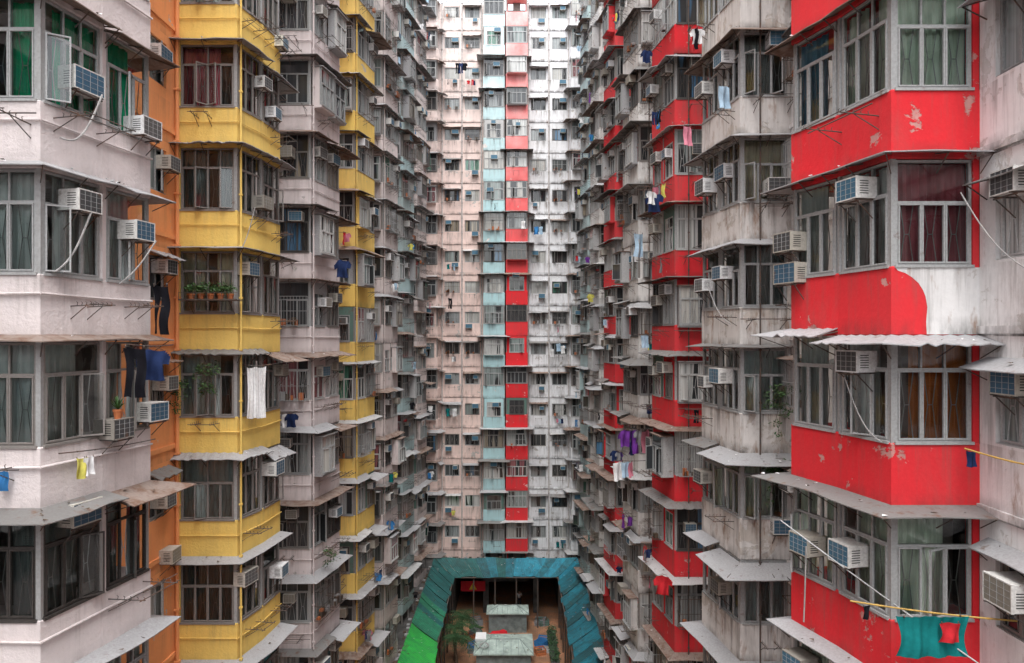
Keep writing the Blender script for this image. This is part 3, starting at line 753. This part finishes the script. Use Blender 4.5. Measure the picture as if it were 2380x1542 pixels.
# ------------------------------------------------------------ plants
def leaves(mb,c,rad,n,m=0,sz=.05,flat=.7):
    for _ in range(n):
        d=Vector((R.gauss(0,1),R.gauss(0,1),R.gauss(0,flat))); d=d.normalized()*rad*R.random()**.45
        p=Vector(c)+d; t=Vector((R.uniform(-1,1),R.uniform(-1,1),R.uniform(-.6,.8))).normalized(); s=sz*R.uniform(.6,1.4)
        u=t.orthogonal().normalized()*s*.35; mb.face([p-t*s,p+u,p+t*s,p-u],m)
def pot_plant(x,y,z,r=.11,hgt=.28,n=90,lab='leafy plant in a terracotta pot',spiky=False):
    P=MB(); 
    for (ra,rb,za,zb) in ((.7,.95,0,.8),(1.08,1.08,.8,1.0)):
        k=12; i=len(P.v)
        for rr,zz in ((ra,za),(rb,zb)):
            for q_ in range(k): a=2*math.pi*q_/k; P.v.append((r*rr*math.cos(a),r*rr*math.sin(a),zz*.17))
        for q_ in range(k): P.f.append((i+q_,i+(q_+1)%k,i+k+(q_+1)%k,i+k+q_)); P.m.append(0)
        P.f.append(tuple(i+k+q_ for q_ in range(k))); P.m.append(0)
    base=P.obj('potted_plant',[M['terra']],None,loc=(x,y,z),label=lab,category='potted plant')
    L=MB()
    if spiky:
        for _ in range(26):
            a=R.uniform(0,6.28); e=R.uniform(.5,1.4); d=Vector((math.cos(a)*math.cos(e),math.sin(a)*math.cos(e),math.sin(e)))
            s=d.cross(Vector((0,0,1))).normalized()*.012; o=Vector((0,0,.17)); l=hgt*R.uniform(.7,1.1)
            m1=o+d*l*.6; tip=o+d*l-Vector((0,0,l*.15)); L.face([o-s,o+s,m1+s,m1-s]); L.face([m1-s,m1+s,tip])
    else:
        leaves(L,(0,0,.17+hgt*.5),hgt*.6,n,0,.045)
        for _ in range(5):
            L.tube((0,0,.15),(R.uniform(-.1,.1),R.uniform(-.1,.1),.17+hgt*.6),.005,0,4)
    L.obj('foliage',[M['leaf']],base)
pot_plant(-7.1,12.3,-1.5,.08,.3,spiky=True,lab='spiky plant in a terracotta pot on an air conditioner')
for s in range(5): pot_plant(-8.55+s*.26,18.2,.945,.09,.30,90)
ms=MB(); ms.box(-8.8,-7.25,18.0,18.02,.95,.97); ms.box(-8.8,-7.25,18.0,18.42,.93,.945)
for i in range(9): ms.tube((-8.8+i*.19,18.01,.94),(-8.8+i*.19,18.01,1.14),.007,0,4)
ms.tube((-8.8,18.01,1.14),(-7.25,18.01,1.14),.008,0,4); ms.tube((-8.6,18.45,.6),(-8.6,18.05,.93),.012); ms.tube((-7.5,18.45,.6),(-7.5,18.05,.93),.012)
ms.obj('plant_rack',[M['iron']],None,label='rusty iron plant rack on the yellow wall',category='plant rack')
def vine(c,r,n,lab):
    L=MB(); a=Vector(c)
    for i in range(n):
        e=a+Vector((R.uniform(-r,r)*.6,R.uniform(-.1,.1),-abs(R.gauss(0,r))))
        leaves(L,e,.16,16,0,.05); L.path([a,a.lerp(e,.5)+Vector((0,0,.05)),e],.006,1,4)
    L.obj('climbing_plant',[M['leaf'],M['bark']],None,label=lab,category='plant')
vine((-8.2,18.3,-.75),.45,14,'green creeper hanging outside the yellow bay')
vine((-8.9,18.2,-1.2),.35,10,'green creeper hanging beside the orange wall')
vine((7.0,17.6,-1.3),.7,22,'straggly shrub growing from a ledge'); vine((6.9,17.8,-3.2),.45,16,'small shrub on a stained ledge')
vine((-7.0,26.4,-8.3),.4,12,'weedy plant growing from an awning'); vine((5.5,33.0,-6.4),.4,10,'weedy plant growing from an awning')
def palm(x,y,z,h,rad,lab):
    Tm=MB(); n=10; pts=[Vector((.06*math.sin(i*.7),.04*math.cos(i),h*i/n)) for i in range(n+1)]
    for i in range(n): Tm.tube(pts[i],pts[i+1],.13-.005*i,0,8)
    T_=mkobj('palm_tree',None,None,(x,y,z),label=lab,category='palm tree')
    Tm.obj('trunk',[M['bark']],T_)
    C=MB(); top=pts[-1]
    for k in range(26):
        a=k*2.4; e=R.uniform(-.1,1.3); d=Vector((math.cos(a),math.sin(a),0)); L=rad*R.uniform(.75,1.1)
        sp=[]
        for i in range(9):
            f=i/8; sp.append(top+d*(L*f*math.cos(e*(1-f*.5)))+Vector((0,0,L*(math.sin(e)*f-.75*f*f))))
        C.path(sp,.012,0,4)
        for i in range(1,9):
            for sgn in (-1,1):
                s=d.cross(Vector((0,0,1)))*sgn; ll=rad*.32*(1-abs(i/8-.4)); p=sp[i]; q_=p+s*ll+d*ll*.6-Vector((0,0,ll*.35)); w_=d*.045
                C.face([p-w_,p+w_,q_],0)
    C.obj('crown',[M['leafd']],T_)
palm(-4.1,56.5,ZG,2.2,1.5,'spiky green palm beside the courtyard canopy'); palm(-4.5,53.6,ZG,2.6,1.5,'spiky green palm beside the courtyard canopy'); palm(-4.2,51.3,ZG,2.9,1.5,'dark green palm in the paved courtyard'); palm(.7,49.0,ZG,1.0,.9,'small palm in front of the hut')
# ------------------------------------------------------------ ground and courtyard
def brick_mat(name,c1,c2,mort,scale):
    m,nt,b=newmat(name); g=NG(nt); pos=g.n('ShaderNodeNewGeometry').outputs['Position']
    t=g.n('ShaderNodeTexBrick'); g.link(pos,t.inputs['Vector']); t.inputs['Scale'].default_value=scale
    t.inputs['Color1'].default_value=(*c1,1); t.inputs['Color2'].default_value=(*c2,1); t.inputs['Mortar'].default_value=(*mort,1); t.inputs['Mortar Size'].default_value=.03
    n=g.noise(pos,.9,5,.6); c=g.mix(g.maprange(n,.40,.62,0,.65),t.outputs[0],(.11,.08,.055))
    g.link(c,b.inputs['Base Color']); g.link(g.maprange(n,.38,.62,.8,.35),b.inputs['Roughness']); return m
gm=MB(); gm.face([(-600,-600,ZG-.01),(600,-600,ZG-.01),(600,900,ZG-.01),(-600,900,ZG-.01)]); gm.obj('ground',[M['conc']],kind='structure')
gm=MB(); gm.face([(-6.9,-8,ZG),(5.9,-8,ZG),(5.9,DB+8,ZG),(-6.9,DB+8,ZG)]); gm.obj('courtyard_pavement',[brick_mat('wet_brick_paving',(.52,.23,.12),(.40,.19,.10),(.18,.11,.07),1.6)],kind='structure')
pd=MB()
pd.box(-9.2,-7.0,-8,DB,ZPOD-.6,ZPOD-.1); pd.box(5.9,7.5,-8,DB,ZPOD-.6,ZPOD-.1); pd.box(-7.0,5.9,61.4,DB-.95,ZPOD-.6,ZPOD-.1)
pd.box(-7.3,-7.0,-8,61.4,ZG,ZPOD-.6); pd.box(5.9,6.1,-8,61.4,ZG,ZPOD-.6)
for _ in range(110):
    x=R.choice((R.uniform(-7.25,-7.05),R.uniform(6.0,6.5))); y=R.uniform(36,61); s=R.uniform(.04,.14)
    pd.box(x-s,x+s,y-s,y+s,ZPOD-.1,ZPOD-.1+s*.7,R.choice((1,2)))
for _ in range(40):
    x=R.uniform(-6.8,5.7); y=61.5+R.uniform(0,.1); s=R.uniform(.05,.15)
    pd.box(x-s,x+s,y,y+s,ZPOD-.1,ZPOD-.1+s,R.choice((1,2)))
pd.obj('podium_ledge',[M['conc'],M['aw0'],M['bark']],None,label='sooty concrete podium ledge strewn with debris',category='ledge')
def sheet_mat(name,col,dk):
    m,nt,b=newmat(name); g=NG(nt); pos=g.n('ShaderNodeNewGeometry').outputs['Position']
    n=g.noise(g.mapping(pos,(1,1,.3)),1.1,6,.78,1.0); c=g.mix(g.maprange(n,.38,.62,0,.92),col,dk); f=g.noise(pos,9,4)
    c=g.mix(g.maprange(f,.60,.75,0,.5),c,(.16,.14,.12))
    c=g.mix(g.maprange(g.noise(pos,.35,2),.42,.58,0,.4),c,[x*.45 for x in col])
    g.link(c,b.inputs['Base Color']); b.inputs['Roughness'].default_value=.65; return m
CANM=dict(g=sheet_mat('bright_green_sheet',(.03,.46,.06),(.015,.22,.06)),m=sheet_mat('mid_green_sheet',(.02,.21,.11),(.01,.09,.055)),t=sheet_mat('dark_teal_sheet',(.012,.12,.115),(.008,.05,.05)),
 b=sheet_mat('teal_blue_sheet',(.01,.18,.24),(.008,.05,.06)),c=sheet_mat('blue_sheet',(.015,.27,.38),(.01,.10,.14)),d=sheet_mat('grimy_teal_sheet',(.012,.11,.13),(.008,.035,.04)))
def canopy(o0,o1,i0,i1,zo,zi,seq,lab):
    L=(Vector(o1)-Vector(o0)).length; T_=mkobj('canopy',None,None,(0,0,0),label=lab,category='canopy',group='corrugated canopies around the courtyard')
    keys=list(CANM); mats=[CANM[k] for k in keys]+[M['slot'],M['aw0'],M['bark']]
    npan=len(seq); sub=8; n=npan*sub; rows=6; mb=MB()
    def pt(s,f,dz=0): 
        a=Vector(o0).lerp(Vector(o1),s); b_=Vector(i0).lerp(Vector(i1),s); p=a.lerp(b_,f)
        return (p.x,p.y,zo+(zi-zo)*f-.06*math.sin(math.pi*f)+.03*math.sin(s*21+f*4)+dz)
    for p_ in range(npan):
        dz=R.uniform(-.03,.03); ov=R.uniform(-.05,.08); tl=R.uniform(-.03,.03)
        for i in range(sub):
            s0=(p_*sub+i)/n; s1=(p_*sub+i+1)/n
            z0=dz+(.014 if i%2 else 0)+tl*i/sub; z1=dz+(.014 if (i+1)%2 else 0)+tl*(i+1)/sub
            for j in range(rows):
                f0=j/rows; f1=(j+1)/rows+(ov if j==rows-1 else 0)
                mb.face([pt(s0,f0,z0),pt(s0,f1,z0),pt(s1,f1,z1),pt(s1,f0,z1)],keys.index(seq[p_]))
        for _ in range(5):
            s=(p_+R.random())/npan; f=R.uniform(.05,.9); q_=R.uniform(.03,.13); a=Vector(pt(s,f,.06))
            mb.face([a+Vector((R.uniform(-q_,q_),R.uniform(-q_,q_),.01)) for _ in range(4)],len(keys)+R.choice((1,2)))
    mb.obj('roof_sheet',mats,T_)
    fm=MB(); k=max(2,int(L/2.4))
    for i in range(k+1):
        s=i/k; a=Vector(o0).lerp(Vector(o1),s); b_=Vector(i0).lerp(Vector(i1),s); b_=b_+(a-b_)*.06
        fm.tube((a.x,a.y,zo-.12),(b_.x,b_.y,zi-.12),.05,0,5); fm.tube((b_.x,b_.y,zi-.1),(b_.x,b_.y,ZG),.06,0,6)
    a=Vector(i0);b_=Vector(i1); fm.tube((a.x,a.y,zi-.1),(b_.x,b_.y,zi-.1),.06,0,5)
    fm.obj('steel_frame',[M['iron']],T_)
canopy((-7.0,34),(-7.0,61.4),(-5.1,34),(-5.1,59.5),-20,-21,'gggggggggggggggmmmtmmttttttttt','corrugated canopy roof in green and dark teal')
canopy((-7.0,61.42),(5.9,61.42),(-5.1,59.52),(4.0,59.52),-20,-21,'ttttdbtbcccbcb','corrugated canopy roof in teal and blue')
canopy((5.9,61.4),(5.9,34),(4.0,59.5),(4.0,34),-20,-21,'cbbbdbbdbbdbbbbbdbbbbbddbbb','grimy blue corrugated canopy roof')
HW=plain('grey_green_hut_wall',(.26,.31,.30),.8,.3,2); HR=plain('weathered_grey_roof',(.46,.56,.51),.7,.28,1.3)
def hut(x0,x1,y0,y1,zr,lab):
    T_=mkobj('hut',None,None,(0,0,0),label=lab,category='hut')
    b_=MB(); b_.box(x0+.2,x1-.2,y0+.2,y1-.2,ZG,zr-.1); 
    for i in range(5):
        x=x0+.4+(x1-x0-.8)*i/4; b_.box(x-.03,x+.03,y0+.15,y0+.195,ZG,zr-.12)
    b_.obj('wall',[HW],T_)
    r=MB(); xm=(x0+x1)/2; ym=(y0+y1)/2; zt=zr+.36
    c4=[(x0,y0,zr),(x1,y0,zr),(x1,y1,zr),(x0,y1,zr)]; e=[(x0+1.0,ym,zt),(x1-1.0,ym,zt)]
    r.face([c4[0],c4[1],e[1],e[0]]); r.face([c4[2],c4[3],e[0],e[1]]); r.face([c4[1],c4[2],e[1]]); r.face([c4[3],c4[0],e[0]])
    r.box(x0,x1,y0,y1,zr-.10,zr-.003)
    for i in range(9):
        x=x0+(x1-x0)*i/8; r.tube((x,y0,zr+.01),(min(max(x,x0+1),x1-1),ym,zt+.01),.02,1,4)
    r.tube(e[0],e[1],.04,1); r.obj('roof',[HR,HW],T_)
    d=MB()
    for _ in range(60):
        x=R.uniform(x0+.3,x1-.3); y=R.uniform(y0+.2,y1-.2); s=R.uniform(.03,.12); z=zr+.37*(1-abs(y-ym)/(y1-ym))+.03
        d.face([(x+R.uniform(-s,s),y+R.uniform(-s,s),z) for _ in range(4)],R.choice((0,0,1)))
    d.obj('roof_litter',[M['bark'],M['cwhite']],T_)
    return T_
hut(-2.85,1.6,50.3,53.8,-23.5,'grey green hut with low hipped roof'); hut(-2.2,1.45,58.4,60.4,-23.8,'small grey hut with low hipped roof')
def bundle(x,y,z,s,mat,lab,name='bundle',cat='bundle'):
    mb=MB(); nu,nv=14,8; r=random.Random(int(x*100+y)); 
    for j in range(nv+1):
        for i in range(nu):
            a=2*math.pi*i/nu; e=math.pi/2*j/nv; q_=1+.22*math.sin(a*3+j)+.15*r.uniform(-1,1)
            mb.v.append((s*1.5*math.cos(a)*math.cos(e)*q_,s*math.sin(a)*math.cos(e)*q_,s*.6*math.sin(e)*q_))
    for j in range(nv):
        for i in range(nu): mb.f.append((j*nu+i,j*nu+(i+1)%nu,(j+1)*nu+(i+1)%nu,(j+1)*nu+i)); mb.m.append(0)
    mb.obj(name,[mat],None,loc=(x,y,z),label=lab,category=cat)
bundle(-1.0,56.9,ZG+.3,.75,CM['red'],'crumpled red tarpaulin heap beside the hut','tarpaulin'); bundle(-2.0,56.2,ZG,.6,CM['lightblue'],'pale blue striped bag heap on the paving','bag_heap'); bundle(.3,57.0,ZG,.6,CM['white'],'white plastic bags piled on the paving','bag_heap'); bundle(-.9,56.1,ZG,.5,CM['pink'],'pink plastic bags on the paving','bag_heap')
bundle(2.2,55.0,ZG,.3,M['bark'],'brown sack heap on the brick paving','bag_heap'); bundle(2.5,60.5,ZG,.35,CM['grey'],'grey sack heap on the brick paving','bag_heap'); bundle(-3.2,59.5,ZG,.4,M['leafd'],'low shrub beside the paving','shrub','shrub')
def crate(x,y,s,mat,r):
    mb=MB(); w=.35*s;h=.4*s
    for z in (0,.14*s,.28*s):
        mb.box(-w,w,-w,-w+.02,z,z+.09*s); mb.box(-w,w,w-.02,w,z,z+.09*s); mb.box(-w,-w+.02,-w+.02,w-.02,z,z+.09*s); mb.box(w-.02,w,-w+.02,w-.02,z,z+.09*s)
    for sx in (-w,w-.04):
        for sy in (-w+.02,w-.06): mb.box(sx+.001,sx+.039,sy,sy+.04,-.0,h)
    mb.box(-w+.02,w-.02,-w+.02,w-.02,.01,.03)
    mb.obj('crate',[mat],None,loc=(x,y,ZG),rot=r,label='slatted storage crate on the brick paving',category='crate',group='crates stored in the courtyard')
for i in range(14):
    crate(R.choice((R.uniform(-3.6,-2.9),R.uniform(2.0,2.8))),R.uniform(54.5,61.5),R.uniform(.8,1.4),R.choice([M['aw3'],CM['blue'],M['terra'],CM['grey'],M['aw4']]),R.uniform(0,1.5))
mb=MB(); mb.box(-2.8,-2.0,52.0,53.2,-23.25,-23.11); mb.box(-2.75,-2.05,52.05,53.15,-23.5,-23.25); mb.obj('white_board',[M['cwhite']],None,label='white board lying on the hut roof',category='board')
mb=MB(); 
for k in range(3):
    for i in range(24):
        a,b_=2*math.pi*i/24,2*math.pi*(i+1)/24; rr=.28+.03*k; mb.tube((-2.1+rr*math.cos(a),51.2+rr*math.sin(a)*1.3,-23.27+.03*k),(-2.1+rr*math.cos(b_),51.2+rr*math.sin(b_)*1.3,-23.27+.03*k),.02,0,4)
mb.obj('hose_coil',[M['cable']],None,label='coiled hose lying on the hut roof',category='hose')
pb=MB(); pb.box(3.0,3.65,52,58,ZG,ZG+.5); o=pb.obj('planter',[M['conc']],None,label='long concrete planter with shrubs',category='planter')
L=MB()
for i in range(12): leaves(L,(3.32,52.3+i*.5,ZG+.75),.45,60,0,.10)
L.obj('shrub',[M['leafd']],o)
T_=MB(); T_.box(-4.6,-2.4,61.3,61.33,-22.95,-22.05,0)
o=T_.obj('warning_banner',[CM['red']],None,label='red banner with yellow warning triangle under the canopy',category='sign')
T_=MB(); T_.face([(-3.85,61.29,-22.8),(-3.15,61.29,-22.8),(-3.50,61.29,-22.2)]); T_.obj('warning_triangle',[plain('sign_yellow',(.7,.5,.05),.6,.02)],o)
T_=MB(); T_.box(-3.53,-3.47,61.275,61.285,-22.62,-22.36); T_.box(-3.53,-3.47,61.275,61.285,-22.74,-22.67); T_.obj('exclamation_mark',[M['slot']],o)
# ------------------------------------------------------------ person
def person(x,y,z,sc=.95):
    J={'pel':(0,0,.95),'sp':(0,.01,1.15),'ch':(0,.01,1.35),'nk':(0,0,1.49),'hd':(0,-.01,1.60),'hd2':(0,-.01,1.70),
       'sl':(-.19,.01,1.42),'el':(-.24,.03,1.14),'wl':(-.20,-.10,.93),'hl':(-.19,-.15,.86),
       'sr':(.19,.01,1.42),'er':(.25,.0,1.16),'wr':(.14,-.2,1.22),'hr':(.08,-.25,1.28),
       'tl':(-.09,0,.90),'kl':(-.11,-.03,.50),'al':(-.12,.02,.09),'fl':(-.13,-.14,.03),
       'tr':(.09,0,.90),'kr':(.12,.02,.50),'ar':(.13,.05,.09),'fr':(.15,-.11,.03)}
    E=[('pel','sp'),('sp','ch'),('ch','nk'),('nk','hd'),('hd','hd2'),('ch','sl'),('sl','el'),('el','wl'),('wl','hl'),('ch','sr'),('sr','er'),('er','wr'),('wr','hr'),('pel','tl'),('tl','kl'),('kl','al'),('al','fl'),('pel','tr'),('tr','kr'),('kr','ar'),('ar','fr')]
    rad={'pel':.13,'sp':.12,'ch':.14,'nk':.05,'hd':.085,'hd2':.07,'sl':.06,'sr':.06,'el':.043,'er':.043,'wl':.028,'wr':.028,'hl':.035,'hr':.035,'tl':.09,'tr':.09,'kl':.058,'kr':.058,'al':.04,'ar':.04,'fl':.035,'fr':.035}
    def skin(keys,edges,rmul,name):
        me=bpy.data.meshes.new(name); me.from_pydata([J[k] for k in keys],[(keys.index(a),keys.index(b)) for a,b in edges],[])
        ob=bpy.data.objects.new(name,me); COL.objects.link(ob)
        md=ob.modifiers.new('s','SKIN')
        for k,sv in zip(keys,me.skin_vertices[0].data): sv.radius=(rad[k]*rmul,rad[k]*rmul); sv.use_root=(k==keys[0])
        ob.modifiers.new('u','SUBSURF').levels=2; ob.modifiers['u'].render_levels=2
        dg=bpy.context.evaluated_depsgraph_get(); m2=bpy.data.meshes.new_from_object(ob.evaluated_get(dg)); bpy.data.objects.remove(ob)
        for p in m2.polygons: p.use_smooth=True
        return m2
    body=skin(list(J),E,1.0,'person'); body.materials.clear(); body.materials.append(M['skin'])
    P=mkobj('person',body,None,(x,y,z),label='person standing in white shirt and dark trousers holding a phone',category='person'); P.scale=(sc,)*3
    sh=skin(['ch','sp','pel','sl','el','sr','er'],[('ch','sp'),('sp','pel'),('ch','sl'),('sl','el'),('ch','sr'),('sr','er')],1.16,'shirt'); sh.materials.clear(); sh.materials.append(M['cwhite']); mkobj('shirt',sh,P)
    tr=skin(['pel','tl','kl','al','tr','kr','ar'],[('pel','tl'),('tl','kl'),('kl','al'),('pel','tr'),('tr','kr'),('kr','ar')],1.15,'trousers'); tr.materials.clear(); tr.materials.append(M['cdark']); mkobj('trousers',tr,P)
    hb=MB()
    for j in range(6):
        for i in range(12):
            a=2*math.pi*i/12; e=math.pi/2*j/5; hb.v.append((.098*math.cos(a)*math.cos(e),.01+.105*math.sin(a)*math.cos(e),1.66+.115*math.sin(e)))
    for j in range(5):
        for i in range(12): hb.f.append((j*12+i,j*12+(i+1)%12,(j+1)*12+(i+1)%12,(j+1)*12+i)); hb.m.append(0)
    hb.obj('hair',[M['hair']],P,True)
    f=MB()
    for sx in (-.032,.032): f.box(sx-.01,sx+.01,-.102,-.09,1.625,1.637)
    f.box(-.02,.02,-.1,-.088,1.565,1.572); f.obj('eyes_and_mouth',[M['hair']],P)
person(.68,64.0,ZG)
rl=MB()
for i in range(48): rl.tube((-12+i*.5,DB+.1,ZTOP),(-12+i*.5,DB+.1,ZTOP+.3),.015,0,4)
rl.tube((-12,DB+.1,ZTOP+.3),(12,DB+.1,ZTOP+.3),.02,0,4); rl.obj('roof_railing',[M['iron']],None,label='thin iron railing along the end block roof',category='railing')
# ------------------------------------------------------------ light
w=bpy.data.worlds.new('World'); scene.world=w; w.use_nodes=True; nt=w.node_tree; nt.nodes.clear(); g=NG(nt)
sky=g.n('ShaderNodeTexSky'); sky.sky_type='NISHITA'; sky.sun_disc=False; sky.sun_elevation=math.radians(66); sky.sun_rotation=math.radians(180); sky.dust_density=3; sky.air_density=1.2
hs=g.n('ShaderNodeHueSaturation'); hs.inputs['Saturation'].default_value=.22; g.link(sky.outputs[0],hs.inputs['Color'])
bg=g.n('ShaderNodeBackground'); bg.inputs[1].default_value=.52; g.link(hs.outputs[0],bg.inputs[0]); ow=g.n('ShaderNodeOutputWorld'); g.link(bg.outputs[0],ow.inputs[0])
sd=bpy.data.lights.new('sun','SUN'); sd.energy=3.9; sd.angle=math.radians(50); sd.color=(1,.98,.96)
so=bpy.data.objects.new('sun',sd); COL.objects.link(so)
so.rotation_euler=Vector((0,-math.cos(math.radians(66)),math.sin(math.radians(66)))).to_track_quat('Z','Y').to_euler()
cam=bpy.data.cameras.new('camera'); cam.lens=24; cam.sensor_width=36; cam.clip_end=2000; cam.clip_start=.1; cam.shift_y=.004
co=bpy.data.objects.new('camera',cam); COL.objects.link(co); co.location=(0,0,0); co.rotation_euler=(math.radians(90),0,0)
scene.camera=co
scene.view_settings.view_transform='Standard'; scene.view_settings.look='None'; scene.view_settings.exposure=0
print('AC',len(ACS),'racks',len(RACKS),'clothes',len(CLOTHES))
